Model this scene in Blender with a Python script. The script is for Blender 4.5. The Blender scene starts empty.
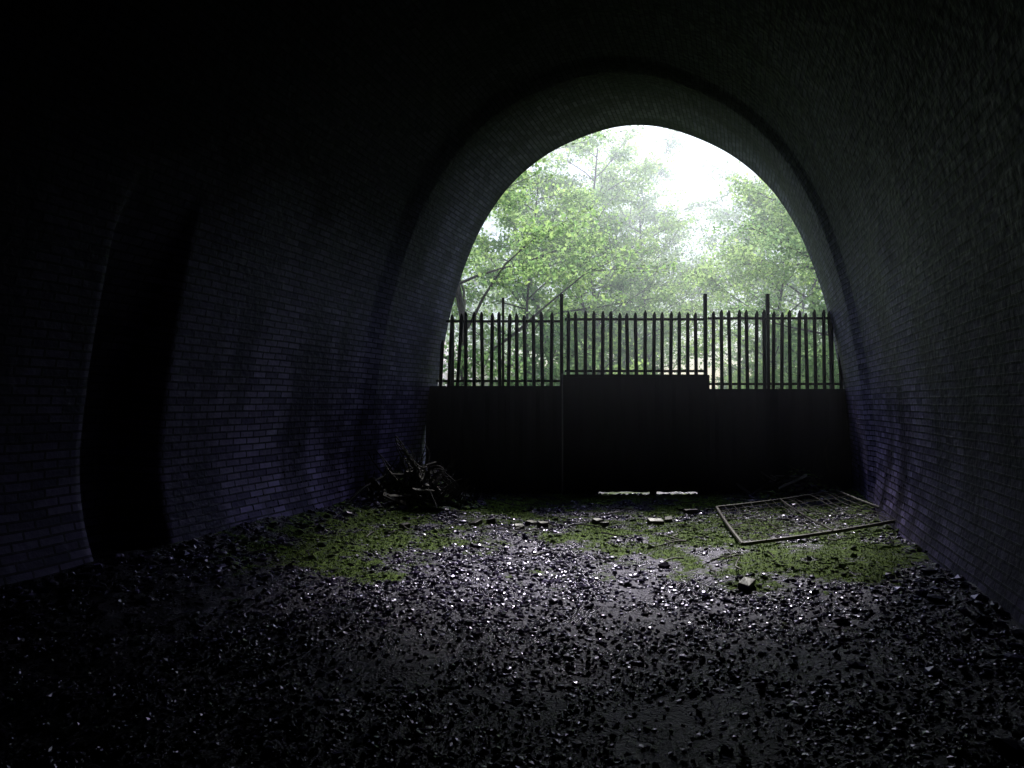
import bpy, math, random
import numpy as np
from mathutils import Vector
random.seed(7); rng=np.random.default_rng(11)
S=bpy.context.scene
S.view_settings.view_transform='Standard'
try: S.view_settings.look='None'
except Exception: pass
S.view_settings.exposure=0
COL=S.collection
F=740.0; HC=1.6; YP=13.5
def cx(y): return 2.33-0.315*(YP-y)
def cxo(y): return 2.33+0.24*(y-YP)

# ---------- noise helpers ----------
_tab=rng.random((256,256))
def vnoise(x,y):
    x=np.asarray(x,float);y=np.asarray(y,float)
    xi=np.floor(x).astype(int);yi=np.floor(y).astype(int)
    fx=x-xi;fy=y-yi;fx=fx*fx*(3-2*fx);fy=fy*fy*(3-2*fy)
    a=_tab[xi%256,yi%256];b=_tab[(xi+1)%256,yi%256];c=_tab[xi%256,(yi+1)%256];d=_tab[(xi+1)%256,(yi+1)%256]
    return (a*(1-fx)+b*fx)*(1-fy)+(c*(1-fx)+d*fx)*fy
def fbm(x,y,o=4):
    s=0;a=.5
    for i in range(o):
        s=s+a*vnoise(x*2**i+17.3*i,y*2**i+5.1*i);a*=.5
    return s/(1-.5**o)
def sstep(a,b,x):
    t=np.clip((x-a)/(b-a),0,1);return t*t*(3-2*t)
def gheight(x,y):
    x=np.asarray(x,float);y=np.asarray(y,float)
    inside=1-sstep(13.4,14.5,y)
    n=(fbm(x*.9,y*.9,4)-.5)*.16+(fbm(x*5,y*5,3)-.5)*.05
    dl=x-(cx(y)-3.8)
    dr=(cx(y)+3.8)-x
    n=n+inside*(0.20*np.exp(-np.clip(dl,0,9)/.7)+.10*np.exp(-np.clip(dr,0,9)/.6))
    n=n-inside*.05*np.exp(-((x-.6)/1.6)**2)
    flatg=np.exp(-((y-13.3)/.5)**2)
    n=n*(1-.8*flatg)-.03*flatg
    d=np.abs(x-cxo(y))
    bank=np.clip(d-3.6,0,16)*.42*sstep(13.8,17,y)
    bank=bank+sstep(14,40,y)*(fbm(x*.25,y*.25,3)-.5)*1.2
    return n+bank
def mossmask(x,y):
    x=np.asarray(x,float);y=np.asarray(y,float)
    b=sstep(5.3,7.2,y)*(1-sstep(12.4,13.3,y)*.5)
    cen=np.exp(-((x-.35)/1.4)**4)*(1-sstep(7.4,9.0,y))
    rightn=np.exp(-((x-3.0)/1.6)**2)*np.exp(-((y-7.2)/1.8)**2)
    leftd=1-sstep(-3.4,-2.2,x)
    m=b*(.70+.10*rightn)-cen*.5-leftd*.35
    return np.clip(m+(fbm(x*1.3+9,y*1.3,4)-.5)*1.15+(fbm(x*4.5+2,y*4.5,3)-.5)*.9,0,1)

# ---------- mesh helpers ----------
def mk(name,V,Fc,mats,mi=None,parent=None,smooth=False,uv=None,attr=None):
    me=bpy.data.meshes.new(name)
    V=np.asarray(V,dtype=np.float32)
    if isinstance(Fc,np.ndarray):
        n,k=Fc.shape
        me.vertices.add(len(V));me.vertices.foreach_set('co',V.ravel())
        me.loops.add(n*k);me.loops.foreach_set('vertex_index',Fc.astype(np.int32).ravel())
        me.polygons.add(n);me.polygons.foreach_set('loop_start',(np.arange(n)*k).astype(np.int32))
        me.polygons.foreach_set('loop_total',np.full(n,k,dtype=np.int32))
        me.update(calc_edges=True)
    else:
        me.from_pydata(V.tolist(),[],Fc)
    for m in mats: me.materials.append(m)
    if mi is not None: me.polygons.foreach_set('material_index',np.asarray(mi,dtype=np.int32))
    me.polygons.foreach_set('use_smooth',np.full(len(me.polygons),smooth,dtype=bool))
    if uv is not None:
        l=me.uv_layers.new(name='UVMap')
        vi=np.zeros(len(me.loops),dtype=np.int32);me.loops.foreach_get('vertex_index',vi)
        l.data.foreach_set('uv',np.asarray(uv,dtype=np.float32)[vi].ravel())
    if attr is not None:
        for k,a in attr.items():
            at=me.attributes.new(k,'FLOAT','POINT');at.data.foreach_set('value',np.asarray(a,dtype=np.float32))
    me.validate();me.update()
    o=bpy.data.objects.new(name,me);COL.objects.link(o)
    if parent: o.parent=parent
    return o
def empty(name,loc=(0,0,0)):
    o=bpy.data.objects.new(name,None);o.empty_display_size=.2;COL.objects.link(o);o.location=loc;return o
class MB:
    def __init__(s): s.v=[];s.f=[];s.m=[]
    def add(s,v,f,m=0):
        b=len(s.v);s.v+=[tuple(p) for p in v];s.f+=[tuple(i+b for i in q) for q in f];s.m+=[m]*len(f)
    def tube(s,pts,rad,n=6,m=0):
        pts=[Vector(p) for p in pts];v=[];f=[]
        for i,p in enumerate(pts):
            d=(pts[min(i+1,len(pts)-1)]-pts[max(i-1,0)]).normalized()
            a=d.cross(Vector((0.13,.31,.94)));
            if a.length<1e-3:a=d.cross(Vector((1,0,0)))
            a.normalize();b=d.cross(a)
            r=rad[i] if hasattr(rad,'__len__') else rad
            for k in range(n):
                t=2*math.pi*k/n;v.append(p+a*math.cos(t)*r+b*math.sin(t)*r)
        for i in range(len(pts)-1):
            for k in range(n):
                f.append((i*n+k,i*n+(k+1)%n,(i+1)*n+(k+1)%n,(i+1)*n+k))
        f.append(tuple(range(n))[::-1]);f.append(tuple((len(pts)-1)*n+k for k in range(n)))
        s.add(v,f,m)
    def box(s,c,h,R=None,m=0,jit=0):
        v=[]
        for x in(-1,1):
            for y in(-1,1):
                for z in(-1,1):
                    p=Vector((x*h[0],y*h[1],z*h[2]))
                    if jit:p+=Vector([random.uniform(-jit,jit) for _ in range(3)])
                    if R: p=R@p
                    v.append(p+Vector(c))
        s.add(v,[(0,1,3,2),(4,6,7,5),(0,4,5,1),(2,3,7,6),(0,2,6,4),(1,5,7,3)],m)
    def obj(s,name,mats,parent=None,smooth=False): return mk(name,s.v,s.f,mats,s.m,parent,smooth)
from mathutils import Euler
def ER(a,b,c): return Euler((a,b,c)).to_matrix()

# ---------- material helpers ----------
class NT:
    def __init__(s,name):
        s.mat=bpy.data.materials.new(name);s.mat.use_nodes=True;s.t=s.mat.node_tree;s.t.nodes.clear()
        s.out=s.n('ShaderNodeOutputMaterial')
    def n(s,ty,**kw):
        n=s.t.nodes.new(ty)
        for k,v in kw.items(): setattr(n,k,v)
        return n
    def l(s,a,b): s.t.links.new(a,b)
    def noise(s,scale,detail=4,vec=None,rough=.55):
        n=s.n('ShaderNodeTexNoise');n.inputs['Scale'].default_value=scale;n.inputs['Detail'].default_value=detail;n.inputs['Roughness'].default_value=rough
        if vec is not None:s.l(vec,n.inputs['Vector'])
        return n.outputs['Fac']
    def ramp(s,fac,stops):
        n=s.n('ShaderNodeValToRGB');e=n.color_ramp.elements
        while len(e)<len(stops):e.new(.5)
        for i,(p,c) in enumerate(stops):
            e[i].position=p
            if not hasattr(c,'__len__'):c=(c,c,c)
            e[i].color=(*c,1)
        s.l(fac,n.inputs['Fac']);return n.outputs['Color']
    def math(s,op,a,b=None,clamp=False):
        n=s.n('ShaderNodeMath',operation=op);n.use_clamp=clamp
        for i,x in enumerate((a,b)):
            if x is None:continue
            if isinstance(x,(int,float)):n.inputs[i].default_value=x
            else:s.l(x,n.inputs[i])
        return n.outputs[0]
    def mix(s,f,a,b,bt='MIX'):
        n=s.n('ShaderNodeMix',data_type='RGBA',blend_type=bt)
        for i,x in ((0,f),(6,a),(7,b)):
            if isinstance(x,(int,float)):n.inputs[i].default_value=x
            elif isinstance(x,tuple):n.inputs[i].default_value=(*x,1)
            else:s.l(x,n.inputs[i])
        return n.outputs[2]
    def bump(s,h,st,dist,nrm=None):
        n=s.n('ShaderNodeBump');n.inputs['Strength'].default_value=st;n.inputs['Distance'].default_value=dist
        s.l(h,n.inputs['Height'])
        if nrm is not None:s.l(nrm,n.inputs['Normal'])
        return n.outputs['Normal']
    def pr(s,col,rough,nrm=None,metal=0,spec=.5,tint=None):
        p=s.n('ShaderNodeBsdfPrincipled')
        for k,x in(('Base Color',col),('Roughness',rough),('Metallic',metal),('Specular IOR Level',spec)):
            if isinstance(x,tuple):p.inputs[k].default_value=(*x,1)
            elif isinstance(x,(int,float)):p.inputs[k].default_value=x
            else:s.l(x,p.inputs[k])
        if tint:p.inputs['Specular Tint'].default_value=(*tint,1)
        if nrm is not None:s.l(nrm,p.inputs['Normal'])
        s.l(p.outputs[0],s.out.inputs['Surface']);return p
    def pos(s): return s.n('ShaderNodeNewGeometry').outputs['Position']
TINT=(.55,.47,1.0)
def mat_brick():
    t=NT('sooty_brick')
    uv=t.n('ShaderNodeUVMap').outputs['UV'];pos=t.pos()
    w=t.n('ShaderNodeVectorMath',operation='ADD')
    ns=t.n('ShaderNodeTexNoise');ns.inputs['Scale'].default_value=1.4;ns.inputs['Detail'].default_value=1
    sc=t.n('ShaderNodeVectorMath',operation='SCALE');t.l(uv,ns.inputs['Vector']);t.l(ns.outputs['Color'],sc.inputs[0]);sc.inputs['Scale'].default_value=.02
    t.l(uv,w.inputs[0]);t.l(sc.outputs[0],w.inputs[1])
    b=t.n('ShaderNodeTexBrick');t.l(w.outputs[0],b.inputs['Vector'])
    b.inputs['Scale'].default_value=1;b.inputs['Brick Width'].default_value=.232;b.inputs['Row Height'].default_value=.077
    b.inputs['Mortar Size'].default_value=.010;b.inputs['Mortar Smooth'].default_value=.12;b.inputs['Bias'].default_value=0
    b.inputs['Color1'].default_value=(.16,.125,.31,1);b.inputs['Color2'].default_value=(.56,.45,.92,1);b.inputs['Mortar'].default_value=(.018,.015,.035,1)
    mp=t.n('ShaderNodeMapping');mp.inputs['Scale'].default_value=(1.0,.22,1);t.l(uv,mp.inputs['Vector'])
    st=t.noise(1.3,3,mp.outputs[0])
    stain=t.ramp(st,[(.4,.22),(.56,1.0)])
    c=t.mix(1,b.outputs['Color'],stain,'MULTIPLY')
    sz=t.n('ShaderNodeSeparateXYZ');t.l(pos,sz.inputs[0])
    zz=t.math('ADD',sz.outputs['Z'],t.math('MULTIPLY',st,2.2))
    soot_shade=t.ramp(t.math('DIVIDE',zz,8.0),[(.2,1.0),(.46,.5),(.68,.06)])  # soot by height, also painting the shaded crown into the brick colour
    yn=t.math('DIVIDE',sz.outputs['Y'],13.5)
    deep_shade=t.ramp(yn,[(.25,.16),(.48,.42),(.64,1.0)])  # brick colour darkens away from the portal, painting in the light's falloff
    soot_shade=t.mix(1,soot_shade,deep_shade,'MULTIPLY')
    rim_light=t.ramp(yn,[(.80,0.0),(.97,.55)])  # paler near the portal, painting the lit rim into the brick colour
    soot_shade=t.math('MAXIMUM',soot_shade,rim_light)
    c=t.mix(1,c,soot_shade,'MULTIPLY')
    fine=t.noise(13,3,w.outputs[0])
    hgt=t.math('SUBTRACT',t.math('MULTIPLY',fine,.7),b.outputs['Fac'])
    n=t.bump(hgt,1.0,.02)
    r=t.ramp(fine,[(.3,.22),(.7,.46)])
    r=t.math('ADD',r,t.math('MULTIPLY',t.math('SUBTRACT',1.0,soot_shade),.4),True)
    sp=t.ramp(soot_shade,[(0,.15),(.4,.75)])
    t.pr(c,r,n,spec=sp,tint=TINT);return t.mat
def ground_like(name,stone):
    t=NT(name);pos=t.pos()
    a=t.n('ShaderNodeAttribute');a.attribute_name='moss';m=a.outputs['Fac']
    f=t.noise(16,3,pos,.65)
    mm=t.math('ADD',m,t.math('MULTIPLY',t.math('SUBTRACT',f,.5),1.3))
    mask=t.ramp(mm,[(.5,0.0),(.72,1.0)])
    nrm=None
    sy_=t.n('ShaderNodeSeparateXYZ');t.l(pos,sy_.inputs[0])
    near_shade=t.ramp(t.math('DIVIDE',t.math('ADD',sy_.outputs['Y'],t.math('MULTIPLY',f,.8)),13.5),[(.26,.36),(.52,1.0)])  # floor and stone colour darkened towards the camera, standing in for light falloff
    if stone:
        geo=t.n('ShaderNodeNewGeometry');ri=geo.outputs['Random Per Island']
        base=t.ramp(ri,[(0,(.012,.009,.021)),(.6,(.034,.026,.060)),(1,(.18,.14,.31))])
        sp=t.n('ShaderNodeSeparateXYZ');t.l(geo.outputs['Normal'],sp.inputs[0])
        mask=t.math('MULTIPLY',mask,t.ramp(sp.outputs['Z'],[(.25,0.0),(.6,1.0)]))
        rgh=t.ramp(ri,[(0,.4),(.5,.12),(1,.26)])
    else:
        base=t.ramp(f,[(.3,(.006,.005,.010)),(.7,(.016,.013,.025))])
        rgh=t.ramp(t.noise(2.2,3,pos),[(.42,.12),(.6,.5)])
    base=t.mix(1,base,near_shade,'MULTIPLY')
    mo=t.ramp(t.noise(24,2,pos),[(.3,(.03,.06,.003)),(.7,(.20,.33,.012))])
    c=t.mix(mask,base,mo)
    r=t.mix(mask,rgh,(.9,.9,.9))
    if not stone:
        nrm=t.bump(t.math('ADD',t.noise(45,3,pos),t.math('MULTIPLY',mask,.8)),.8,.03)
    sp2=t.ramp(near_shade,[(.36,.35),(1,.85)]) if stone else t.ramp(near_shade,[(.36,.15),(1,.6)])
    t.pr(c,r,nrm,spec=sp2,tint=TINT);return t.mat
def simple(name,c1,c2,scale,r1,r2,bs=.3,bd=.01,metal=0):
    t=NT(name);pos=t.n('ShaderNodeTexCoord').outputs['Object']
    f=t.noise(scale,4,pos,.65)
    c=t.ramp(f,[(.35,c1),(.65,c2)])
    r=t.ramp(f,[(.3,r1),(.7,r2)])
    n=t.bump(t.noise(scale*6,2,pos),bs,bd)
    t.pr(c,r,n,metal=metal);return t.mat
def mat_leaf(name,dc,tc,w=.55):
    t=NT(name)
    ri=t.n('ShaderNodeNewGeometry').outputs['Random Per Island']
    oi=t.n('ShaderNodeObjectInfo').outputs['Random']
    v=t.math('ADD',t.math('MULTIPLY',ri,.6),t.math('MULTIPLY',oi,.4))
    k=lambda c,s,g=1:(c[0]*s*g,c[1]*s,c[2]*s)
    dcol=t.ramp(v,[(0,k(dc,.5,.75)),(1,k(dc,1.5,1.15))])
    tcol=t.ramp(v,[(0,k(tc,.6,.75)),(1,k(tc,1.25,1.15))])
    d=t.n('ShaderNodeBsdfDiffuse');tr=t.n('ShaderNodeBsdfTranslucent')
    t.l(dcol,d.inputs[0]);t.l(tcol,tr.inputs[0])
    m=t.n('ShaderNodeMixShader');m.inputs[0].default_value=w;t.l(d.outputs[0],m.inputs[1]);t.l(tr.outputs[0],m.inputs[2])
    t.l(m.outputs[0],t.out.inputs['Surface']);return t.mat
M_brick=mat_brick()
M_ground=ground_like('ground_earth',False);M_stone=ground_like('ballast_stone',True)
M_steel=simple('rusty_painted_steel',(.02,.02,.025),(.05,.045,.045),6,.45,.8)
M_sheet=simple('steel_sheet',(.006,.005,.014),(.016,.012,.030),2.2,.5,.75,.25,.01)
M_rod=simple('galvanised_rod',(.25,.24,.27),(.4,.38,.42),9,.3,.5,.2,.004,.3)
M_galv=simple('rusty_tube',(.03,.024,.026),(.075,.058,.062),9,.5,.75,.3,.004,.0)
M_bark=simple('bark',(.05,.045,.035),(.13,.12,.09),5,.8,.95,.6,.03)
M_wood=simple('rotten_wood',(.018,.015,.02),(.055,.044,.05),8,.5,.8,.5,.01)
M_rbrick=simple('loose_brick',(.025,.021,.03),(.06,.048,.06),7,.35,.7,.5,.008)
M_leaf=mat_leaf('sycamore_leaf',(.10,.15,.05),(.58,.86,.30),.72)
M_leaf2=mat_leaf('hazel_leaf',(.08,.12,.05),(.48,.74,.32),.7)
M_conc=simple('portal_brick_outer',(.12,.08,.06),(.25,.17,.13),3,.7,.9)

# ---------- tunnel ----------
PZ=np.array([-.35,0,.5,.91,1.92,3.1,3.83,4.56,5.02,5.47,5.84,6.2,6.48,6.66,6.72])
PW=np.array([3.79,3.8,3.81,3.79,3.69,3.49,3.29,3.02,2.78,2.48,2.12,1.64,1.05,.5,0])
def profile():
    P=np.stack([PW,PZ],1)
    Q=np.concatenate([P*[-1,1],P[::-1][1:]],0)
    d=np.r_[0,np.cumsum(np.hypot(*np.diff(Q,axis=0).T))]
    s=np.linspace(0,d[-1],150)
    x=np.interp(s,d,Q[:,0]);z=np.interp(s,d,Q[:,1])
    for _ in range(8):
        x[1:-1]=(x[:-2]+2*x[1:-1]+x[2:])/4;z[1:-1]=(z[:-2]+2*z[1:-1]+z[2:])/4
    return x,z,s
px,pz,ps=profile()
tx=np.gradient(px);tz=np.gradient(pz);L=np.hypot(tx,tz);nx=-tz/L;nz=tx/L
if nx[0]>0: nx=-nx;nz=-nz
steps=[(13.5,0),(11.3,.0),(10.95,.08),(10.0,.10),(7.4,.14),(5.2,.18),(0,.2),(-30,.2)]
sy=np.array([a for a,b in steps])[::-1];so=np.array([b for a,b in steps])[::-1]
ys=np.unique(np.r_[np.linspace(-30,0,40),np.linspace(0,13.5,271)])
V=[];UV=[]
for y in ys:
    o=np.interp(y,sy,so)
    off=np.full(len(px),o)+ (fbm(np.full(len(px),y*.9),ps*.9,2)-.5)*.015
    ins=float(sstep(11.8,9.8,y))
    off-= .24*np.clip(1-(pz)/1.3,0,1.3)**1.8*ins
    rec=.5*float(sstep(6.5,6.62,y)*(1-sstep(7.26,7.36,y)))
    off=off+np.where(px<0,1,0)*rec*(1-sstep(1.6,3.8,pz))
    V.append(np.stack([px+nx*off+cx(y),np.full(len(px),y),pz+nz*off],1))
    UV.append(np.stack([np.full(len(px),y*1.048),ps],1))
V=np.array(V);UV=np.array(UV)
n=len(px)
i=np.arange(len(ys)-1)[:,None]*n+np.arange(n-1)[None]
i=i.ravel();Fq=np.stack([i,i+1,i+n+1,i+n],1)
tunnel=empty('brick_tunnel')
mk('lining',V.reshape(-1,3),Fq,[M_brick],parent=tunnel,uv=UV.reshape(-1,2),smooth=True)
c=cx(-30);mk('end_blocker',[(c-5,-29.9,-1),(c+5,-29.9,-1),(c+5,-29.9,8),(c-5,-29.9,8)],[(0,1,2,3)],[M_brick],parent=tunnel,uv=[(0,0),(10,0),(10,9),(0,9)])  # unseen cap added behind the camera to keep world light out
y0=13.5;inn=np.stack([px+cx(y0),np.full(n,y0),pz],1)
ang=np.linspace(math.pi,0,n);out=np.stack([cx(y0)+np.clip(np.cos(ang)*14,-11,11),np.full(n,y0),np.clip(np.sin(ang)*14,-.4,9.5)],1);out[0,2]=out[-1,2]=-.4
VV=np.concatenate([inn,out]);k=np.arange(n-1);FF=np.stack([k,k+1,k+1+n,k+n],1)
mk('headwall',VV,FF,[M_conc],parent=tunnel)

# ---------- ground ----------
xs=np.unique(np.r_[np.linspace(-220,-9,40),np.linspace(-9,9,330),np.linspace(9,30,40),np.linspace(30,220,30)])
yy=np.unique(np.r_[np.linspace(-60,1,20),np.linspace(1,14.5,260),np.linspace(14.5,60,110),np.linspace(60,420,40)])
X,Y=np.meshgrid(xs,yy);Z=gheight(X,Y)
V=np.stack([X.ravel(),Y.ravel(),Z.ravel()],1);nxx=len(xs)
i=(np.arange(len(yy)-1)[:,None]*nxx+np.arange(nxx-1)[None]).ravel()
ms=mossmask(X,Y).ravel();ms=np.where(V[:,1]>14,np.clip(.4+ms,0,1),ms)
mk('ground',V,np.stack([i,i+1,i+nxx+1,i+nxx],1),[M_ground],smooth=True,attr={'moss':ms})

# ---------- ballast stones ----------
ph=(1+5**.5)/2
IV=np.array([(-1,ph,0),(1,ph,0),(-1,-ph,0),(1,-ph,0),(0,-1,ph),(0,1,ph),(0,-1,-ph),(0,1,-ph),(ph,0,-1),(ph,0,1),(-ph,0,-1),(-ph,0,1)])/1.9
IF=np.array([(0,11,5),(0,5,1),(0,1,7),(0,7,10),(0,10,11),(1,5,9),(5,11,4),(11,10,2),(10,7,6),(7,1,8),(3,9,4),(3,4,2),(3,2,6),(3,6,8),(3,8,9),(4,9,5),(2,4,11),(6,2,10),(8,6,7),(9,8,1)])
def stones(name,x,y,r,mat,zoff=.2,parent=None,z=None):
    N=len(x);b=IV[None]*(1+rng.uniform(-.35,.35,(N,12,1)))
    b=b*np.stack([rng.uniform(.7,1.4,N),rng.uniform(.6,1.1,N),rng.uniform(.3,.7,N)],1)[:,None]*r[:,None,None]
    a=rng.uniform(0,6.28,N);ti=rng.normal(0,.4,N)
    ca,sa=np.cos(a)[:,None],np.sin(a)[:,None];ct,st=np.cos(ti)[:,None],np.sin(ti)[:,None]
    bx,by,bz=b[...,0],b[...,1],b[...,2]
    by,bz=by*ct-bz*st,by*st+bz*ct
    bx,by=bx*ca-by*sa,bx*sa+by*ca
    zz=gheight(x,y)+r*zoff if z is None else z
    P=np.stack([bx+x[:,None],by+y[:,None],bz+zz[:,None]],2).reshape(-1,3)
    Fa=(IF[None]+np.arange(N)[:,None,None]*12).reshape(-1,3)
    return mk(name,P,Fa,[mat],parent=parent,attr={'moss':np.repeat(mossmask(x,y)*.95,12)})
N=100000
y=2.2+11*rng.random(N)**1.45;x=cx(y)+rng.uniform(-3.75,3.75,N)
dens=sstep(.25,.5,fbm(x*1.1+3,y*1.1,3))*.75+.25-.6*sstep(.35,.7,mossmask(x,y))
k=rng.random(N)<dens;x=x[k];y=y[k]
r=(.006+.024*rng.random(len(x))**3.4)*(.8+.2*sstep(4,8,y))
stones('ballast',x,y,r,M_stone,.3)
N=700;y=rng.uniform(3,13,N);sd=rng.random(N)<.6
x=np.where(sd,cx(y)-3.7+rng.exponential(.45,N),cx(y)+3.75-rng.exponential(.3,N))
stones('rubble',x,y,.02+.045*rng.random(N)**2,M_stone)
N=150;y=rng.uniform(5,12.8,N);x=cx(y)+rng.uniform(-2.5,2.8,N);y[90:]=rng.uniform(12.7,13.1,60);x[90:]=cx(13)+rng.uniform(-3.4,3.4,60)
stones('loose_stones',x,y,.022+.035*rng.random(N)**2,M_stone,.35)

# ---------- palisade fence & gate ----------
YG=13.2;sc=YG/F
def wx(p): return (p-512)*sc
def wz(p): return HC+(402-p)*sc
fence=empty('palisade_gate')
mb=MB()
def pale(x,z0,z1,lean=0,yy=YG):
    w=.033
    pr=[(-w,0),(-w*.45,-.018),(0,-.004),(w*.45,-.018),(w,0)]
    v=[];H=z1-z0
    zt=[z1-.07,z1-.02,z1,z1-.02,z1-.07]
    for (a,b),zz in zip(pr,zt):
        v.append((x+a,yy+b,z0));v.append((x+a+lean*H,yy+b,zz))
    for (a,b),zz in zip(pr,zt):
        v.append((x+a,yy+b+.004,z0));v.append((x+a+lean*H,yy+b+.004,zz))
    f=[]
    for i in range(4):
        f.append((2*i,2*i+2,2*i+3,2*i+1));f.append((10+2*i,10+2*i+1,10+2*i+3,10+2*i+2))
        f.append((2*i+1,2*i+3,10+2*i+3,10+2*i+1))
    mb.add(v,f)
p=440
while p<844:
    t=(p-448)/394
    if not (558<p<567 or 703<p<711):
        top=313-3*t+random.uniform(-2,2);z0=wz(392)
        if p<446: top=340
        if 567<p<703: z0=wz(380);top=311+random.uniform(-1.5,1.5)
        pale(wx(p),z0,wz(top),lean=random.uniform(-.02,.02)+(.06 if p<460 else 0)+(-.03 if p>832 else 0))
    p+=8.55
mb.obj('pales',[M_steel],fence)
mb=MB()
for (a,b,za) in((446,560,321),(565,705,319),(709,838,318),(436,560,381),(709,846,384),(565,705,371)):
    mb.box(((wx(a)+wx(b))/2,YG+.03,wz(za)),((wx(b)-wx(a))/2,.02,.022))
mb.obj('rails',[M_steel],fence)
mb=MB()
for p,top,w in((562,293,.03),(503,297,.022),(707,293,.03),(770,293,.028),(834,309,.03),(452,318,.03)):
    mb.box((wx(p),YG+.08,(wz(top)-.1)/2),(w,.03,(wz(top)+.1)/2))
mb.obj('posts',[M_steel],fence)
mb=MB()
def sheet(a,b,top,bot,yy):
    x0,x1=wx(a),wx(b);n_=max(2,int((x1-x0)/.075));v=[];f=[]
    for i in range(n_+1):
        x=x0+(x1-x0)*i/n_;d=-.012 if (i%4)in(1,2) else 0
        d+=random.uniform(-.002,.002)
        v+= [(x,yy+d,bot+(random.uniform(-.012,.008) if bot>-.1 else 0)),(x,yy+d,top)]
    for i in range(n_): f.append((2*i,2*i+2,2*i+3,2*i+1))
    mb.add(v,f)
sheet(426,561,wz(386),-.12,YG-.02);sheet(561.5,709,wz(375),.006,YG-.05);sheet(706,858,wz(389),-.12,YG-.02)
mb.obj('sheets',[M_sheet],fence)
mb=MB()
mb.box((wx(503),YG-.05,wz(437)),(.03,.01,wz(386)-wz(437)))
mb.box(((wx(566)+wx(706))/2,YG-.075,wz(376)),((wx(706)-wx(566))/2,.015,.025))
mb.box(((wx(566)+wx(706))/2,YG-.075,.12),((wx(706)-wx(566))/2,.015,.025))
mb.box((wx(580),YG-.06,.03),(.32,.02,.08));mb.box((wx(703),YG-.06,.03),(.12,.02,.08));mb.box((wx(652),YG-.06,.0),(.06,.02,.05))
mb.obj('gate_frame',[M_sheet],fence)
mb=MB();mb.tube([(wx(562),YG-.09,0),(wx(562)+.004,YG-.09,wz(430)),(wx(562),YG-.09,wz(374))],.014,8)
mb.obj('drop_bolt',[M_rod],fence)

# ---------- fallen mesh gate ----------
fg=empty('fallen_mesh_gate')
A,B,C,D=[Vector(q) for q in((2.5,8.05,.06),(4.92,9.15,.17),(5.12,11.7,.2),(2.95,10.7,.08))]
mb=MB()
def bow(a,b,n=6,d=.03):
    return [a.lerp(b,i/n)+Vector((0,0,-d*math.sin(math.pi*i/n))) for i in range(n+1)]
for a,b in((A,B),(B,C),(C,D),(D,A)): mb.tube(bow(a,b,6,.02),.021,8)
mb.tube(bow(A.lerp(B,.5),D.lerp(C,.5)),.012,6)
mb.obj('frame',[M_galv],fg)
mb=MB()
for i in range(1,16):
    t=i/16
    if i in(5,11):continue
    mb.tube([q+Vector((random.uniform(-.02,.02),0,random.uniform(-.015,.03))) for q in bow(A.lerp(B,t),D.lerp(C,t))],.004,4)
for i in range(1,9):
    t=i/9;mb.tube([q+Vector((0,random.uniform(-.02,.02),random.uniform(-.015,.03))) for q in bow(A.lerp(D,t),B.lerp(C,t))],.004,4)
mb.obj('wires',[M_galv],fg)

# ---------- debris ----------
def G(x,y): return float(gheight(x,y))
dp=empty('debris_pile')
mb=MB()
for i in range(70):
    x=random.gauss(-1.4,.4);y=random.gauss(11.5,.4);z=G(x,y)+random.uniform(.05,.6)*max(0,1-abs(x+1.5)/.9)
    l=random.uniform(.1,.32);mb.box((x,y,z),(l,random.uniform(.015,.045),.01),ER(random.uniform(-.6,.6),random.uniform(-1.0,1.0),random.uniform(0,3.14)),0,.01)
for i in range(90):
    x=random.gauss(-1.4,.4);y=random.gauss(11.4,.4);z=G(x,y)+.1;p=[Vector((x,y,z))];d=Vector((random.uniform(-.7,.7),random.uniform(-.5,.5),random.uniform(.5,1.3))).normalized()
    st_=random.uniform(.08,.2)*math.exp(-((x+1.55)/.8)**2)
    for k in range(5):
        p.append(p[-1]+d*st_);d=(d+Vector([random.uniform(-.25,.25) for _ in range(3)])).normalized()
    mb.tube(p,[.016-.002*k for k in range(6)],5)
mb.obj('broken_planks',[M_wood],dp)
mb=MB()
def crum(u,v): return Vector((-1.6+.7*u+.1*math.sin(5*v),11.1-.3*v+.2*math.sin(3*u),.08+G(-1.5,11.3)+.82*v*(1-.6*u)+.12*math.sin(6*u+2*v)))
for i in range(13): mb.tube([crum(i/12,j/12) for j in range(13)],.009,4)
for j in range(13): mb.tube([crum(i/12,j/12) for i in range(13)],.009,4)
mb.obj('crumpled_mesh',[M_rbrick],dp)
N=380;x=rng.normal(-1.45,.48,N);y=rng.normal(11.5,.4,N);h=np.exp(-((x+1.5)/.55)**2-((y-11.6)/.5)**2)*.55
stones('lumps',x,y,.03+.07*rng.random(N)**2,M_stone,parent=dp,z=gheight(x,y)+h*rng.random(N))
rp=empty('rubble_heap')
N=300;x=rng.normal(4.75,.42,N);y=rng.normal(12.4,.35,N);h=np.exp(-((x-4.9)/.45)**2-((y-12.5)/.5)**2)*.5
stones('lumps',x,y,.025+.055*rng.random(N)**2,M_stone,parent=rp,z=gheight(x,y)+h*rng.random(N))
mb=MB()
for i in range(16):
    x=random.gauss(4.6,.3);y=random.gauss(12.4,.3)
    mb.box((x,y,G(x,y)+random.uniform(.1,.5)*math.exp(-((x-4.8)/.5)**2)),(random.uniform(.1,.3),.04,.012),ER(random.uniform(-.5,.5),random.uniform(-.7,.7),random.uniform(0,3.1)),0,.01)
p=[(5.35,12.2,.1),(5.2,12.2,.5),(5.15,12.2,.8),(5.22,12.2,1.0)]
mb.tube(p,.02,6)
mb.obj('boards',[M_wood],rp)
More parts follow.
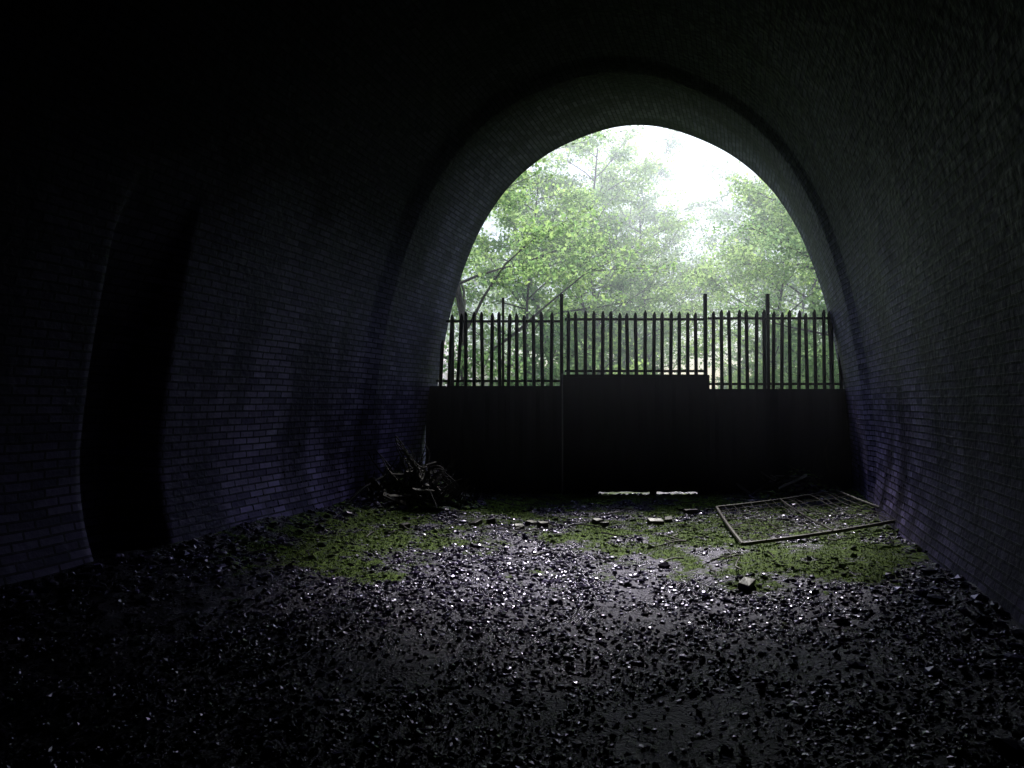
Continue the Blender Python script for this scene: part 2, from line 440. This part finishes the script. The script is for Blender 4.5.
def brick(x,y,rz,rx=0,sz=1):
    m=MB();m.box((0,0,0),(.10*sz,.05,.032),None,0,.008)
    o=m.obj('brick',[M_rbrick]);o.location=(x,y,G(x,y)+.025);o.rotation_euler=(rx,random.uniform(-.15,.15),rz)
    bv=o.modifiers.new('b','BEVEL');bv.width=.008;bv.segments=2
for q in((519,526,.2),(531,522,1.2),(543,526,.4),(597,522,.5),(604,524,1.9),(655,523,.2),(668,521,1.4),(491,520,.3),(476,522,1.1),(745,585,1.0),(405,528,.6),(690,512,.1)):
    d=HC*F/(q[1]-402);brick((q[0]-512)/F*d,d,q[2],random.uniform(-.3,.3),random.choice((1,1,.6)))
mb=MB()
for i in range(60):
    y=random.uniform(7,12.8);x=cx(y)+random.uniform(-3.4,3.2);a=random.uniform(0,6.28);l=random.uniform(.08,.28)
    p=[]
    for k in range(5):
        xx=x+math.cos(a)*l*k/2;yk=y+math.sin(a)*l*k/2;p.append((xx,yk,G(xx,yk)+.02+random.uniform(0,.02)));a+=random.uniform(-.3,.3)
    mb.tube(p,[.01,.009,.008,.006,.004],5)
for a,b in(((-2.4,10.3,.1),(-1.9,11.3,.5)),):
    mb.tube([Vector(a),Vector(a).lerp(Vector(b),.5)+Vector((0,0,.06)),Vector(b)],.018,6)
mb.obj('fallen_sticks',[M_wood])
def blades(name,N,mat):
    y=rng.uniform(6.3,12.9,N*6);x=cx(y)+rng.uniform(-3.3,3.5,N*6);m=mossmask(x,y)>.62;x=x[m][:N];y=y[m][:N];N=len(x)
    h=rng.uniform(.010,.03,N);a=rng.uniform(0,6.28,N);w_=.006;z=gheight(x,y)-.004
    dx=np.cos(a)*w_;dy=np.sin(a)*w_;lx=rng.normal(0,.012,N);ly=rng.normal(0,.012,N)
    P=np.stack([np.stack([x-dx,y-dy,z],1),np.stack([x+dx,y+dy,z],1),np.stack([x+lx,y+ly,z+h],1)],1).reshape(-1,3)
    mk(name,P,np.arange(3*N).reshape(N,3),[mat])
M_moss=simple('moss_green',(.045,.085,.004),(.19,.32,.012),9,.8,.95)
blades('moss_tufts',34000,M_moss)

# ---------- trees ----------
def leaf_arrays(C,size,up=.5):
    N=len(C);nrm=rng.normal(0,1,(N,3));nrm[:,2]+=up*1.5;nrm/=np.linalg.norm(nrm,axis=1)[:,None]
    a=rng.normal(0,1,(N,3));a-=nrm*(a*nrm).sum(1)[:,None];a/=np.linalg.norm(a,axis=1)[:,None]
    b=np.cross(nrm,a);s=(size*(.6+.8*rng.random(N)))[:,None]
    P=np.stack([C-a*s*.5,C+b*s*.42+nrm*s*.1,C+a*s*.6,C-b*s*.42+nrm*s*.1],1).reshape(-1,3)
    return P,np.arange(4*N).reshape(N,4)
def build_tree(name,seed,H,nleaf,spread,lsize,low=.25,rad=.14,leafmat=None,nb=20):
    random.seed(seed);mb=MB();cent=[]
    p=[Vector((0,0,-.4))];d=Vector((random.uniform(-.12,.12),random.uniform(-.12,.12),1))
    for i in range(9):
        p.append(p[-1]+d.normalized()*H/9);d+=Vector((random.uniform(-.14,.14),random.uniform(-.14,.14),0))
    mb.tube(p,[rad*(1-.09*i) for i in range(10)],8)
    for i in range(nb):
        t=low+(.97-low)*(i+random.random())/nb;f=t*9;k=min(8,int(f));o=p[k].lerp(p[k+1],f-k)
        az=i*2.4+random.uniform(-.5,.5);el=random.uniform(.1,.8);Lb=spread*(1.1-.65*t)*random.uniform(.7,1.2)
        d=Vector((math.cos(az)*math.cos(el),math.sin(az)*math.cos(el),math.sin(el)));q=[o]
        for s_ in range(6):
            q.append(q[-1]+d*Lb/6);d=(d+Vector((random.uniform(-.2,.2),random.uniform(-.2,.2),random.uniform(-.16,.1)))).normalized()
        r0=rad*(1-.8*t)*.42+.01
        mb.tube(q,[r0*(1-.14*j) for j in range(7)],5)
        for j in range(9):
            g=random.uniform(1.5,6);kk=min(5,int(g));o2=q[kk].lerp(q[kk+1],g-kk)
            d2=(d+Vector((random.uniform(-1,1),random.uniform(-1,1),random.uniform(-.5,.5)))).normalized();l2=Lb*random.uniform(.18,.42)
            e=o2+d2*l2;mb.tube([o2,o2.lerp(e,.5)+Vector((0,0,.05)),e],[.012,.009,.004],3)
            for u in(.35,.6,.8,1,1.1):cent.append(o2.lerp(e,u))
    C=np.array(cent);idx=rng.integers(0,len(C),nleaf);P=C[idx]+rng.normal(0,1,(nleaf,3))*[.22,.22,.11]
    LV,LF=leaf_arrays(P,lsize)
    nb_=len(mb.v);V=np.concatenate([np.array([tuple(v) for v in mb.v]),LV])
    faces=mb.f+[tuple(r) for r in (LF+nb_).tolist()]
    me=mk(name,V,faces,[M_bark,leafmat or M_leaf],mb.m+[1]*len(LF))
    return me.data,me
protos=[]
specs=[('sycamore_tree',3,12,16000,5.5,.105,.18,.13),('sycamore_tree',5,14,16000,5.0,.11,.2,.14),('ash_tree',8,13,14000,4.4,.10,.25,.10),('sycamore_tree',13,9,12000,4.0,.10,.1,.07)]
for s in specs:
    d,o=build_tree(s[0],s[1],s[2],s[3],s[4],s[5],s[6],s[7],M_leaf if s[0][0]=='s' else M_leaf2);protos.append((s[0],d));bpy.data.objects.remove(o)
bd,o=build_tree('hazel_bush',21,3.6,5000,2.2,.09,.05,.03,M_leaf2,nb=18);bpy.data.objects.remove(o)
def place(k,x,y,s=1,rz=None):
    nm,d=protos[k] if k>=0 else('hazel_bush',bd)
    o=bpy.data.objects.new(nm,d);COL.objects.link(o);o.location=(x,y,G(x,y)-.1);o.scale=(s,s,s*random.uniform(.92,1.08));o.rotation_euler=(0,0,rz if rz is not None else random.uniform(0,6.28))
random.seed(4)
for k,dx,y,s in((0,-5.0,20,1.0),(3,-4.4,26,1.1),(2,5.4,22,1.0),(0,7.2,27,1.1),(1,-5,33,1.15),(3,4.8,32,1.3),(0,-3.6,40,1.35),(1,6.5,38,1.3),(2,-2.0,48,1.5),(0,-4.5,62,1.5),(2,8.5,58,1.5),(3,-3.5,33,1.2),(0,14,60,1.5),(2,3.8,50,1.45),(1,-2.5,60,1.4)):
    place(k,cxo(y)+dx,y,s)
for dx,y,s in((-3.6,17,.85),(4.6,18.5,.8),(-3.4,23,1.1),(5.0,25,1.2),(-3.0,30,1.4),(4.8,31,1.3),(-2.6,39,1.4),(5.2,45,1.5),(-2.9,52,1.8)):
    place(-1,cxo(y)+dx,y,s)
C=[]
for i in range(190):
    a=rng.uniform(-.2,.55)
    D_=rng.uniform(75,110);x0=a*D_
    hgt=rng.uniform(8,30)
    if abs(a-.24)<.035: continue
    m=rng.integers(40,80);C.append(np.stack([rng.normal(x0,2.2,m),rng.normal(D_,2,m),gheight(x0,D_)+rng.uniform(0,hgt)+rng.normal(0,1.3,m)],1))
LV,LF=leaf_arrays(np.concatenate(C),np.float64(.7))
mk('distant_trees',LV,LF,[M_leaf2])

# ---------- added haze volume ----------
def haze_mat(den):
    m=bpy.data.materials.new('haze_volume');m.use_nodes=True;t=m.node_tree;t.nodes.clear()
    o=t.nodes.new('ShaderNodeOutputMaterial');v=t.nodes.new('ShaderNodeVolumeScatter')
    v.inputs['Density'].default_value=den;v.inputs['Anisotropy'].default_value=.7;v.inputs['Color'].default_value=(.78,.82,1,1)
    t.links.new(v.outputs[0],o.inputs['Volume']);return m
mb=MB();mb.box((10,52.6,11),(35,41.5,13));mb.obj('haze_volume',[haze_mat(.0105)])  # scattering volume added to give the hazy glow around the opening

# ---------- world, sun, camera ----------
w=bpy.data.worlds.new('World');S.world=w;w.use_nodes=True;nt=w.node_tree;bg=nt.nodes['Background']
sk=nt.nodes.new('ShaderNodeTexSky');sk.sky_type='NISHITA';sk.sun_disc=False
EL,AZ=40,14
sk.sun_elevation=math.radians(EL);sk.sun_rotation=math.radians(AZ);sk.dust_density=1.5;sk.air_density=1.0;sk.ozone_density=6
nt.links.new(sk.outputs[0],bg.inputs[0]);bg.inputs[1].default_value=.15
ld=bpy.data.lights.new('sun','SUN');ld.energy=5.0;ld.angle=math.radians(10);ld.color=(1,.97,.95)
lo=bpy.data.objects.new('sun',ld);COL.objects.link(lo)
e,a=math.radians(EL),math.radians(AZ)
lo.rotation_euler=Vector((math.sin(a)*math.cos(e),math.cos(a)*math.cos(e),math.sin(e))).to_track_quat('Z','Y').to_euler();lo.location=(0,30,40)
cd=bpy.data.cameras.new('camera');cam=bpy.data.objects.new('camera',cd);COL.objects.link(cam)
cd.sensor_width=36;cd.lens=26.0;cd.clip_end=900;cd.clip_start=.05
cam.location=(0,0,HC);cam.rotation_euler=(math.radians(90+1.39),0,0)
S.camera=cam
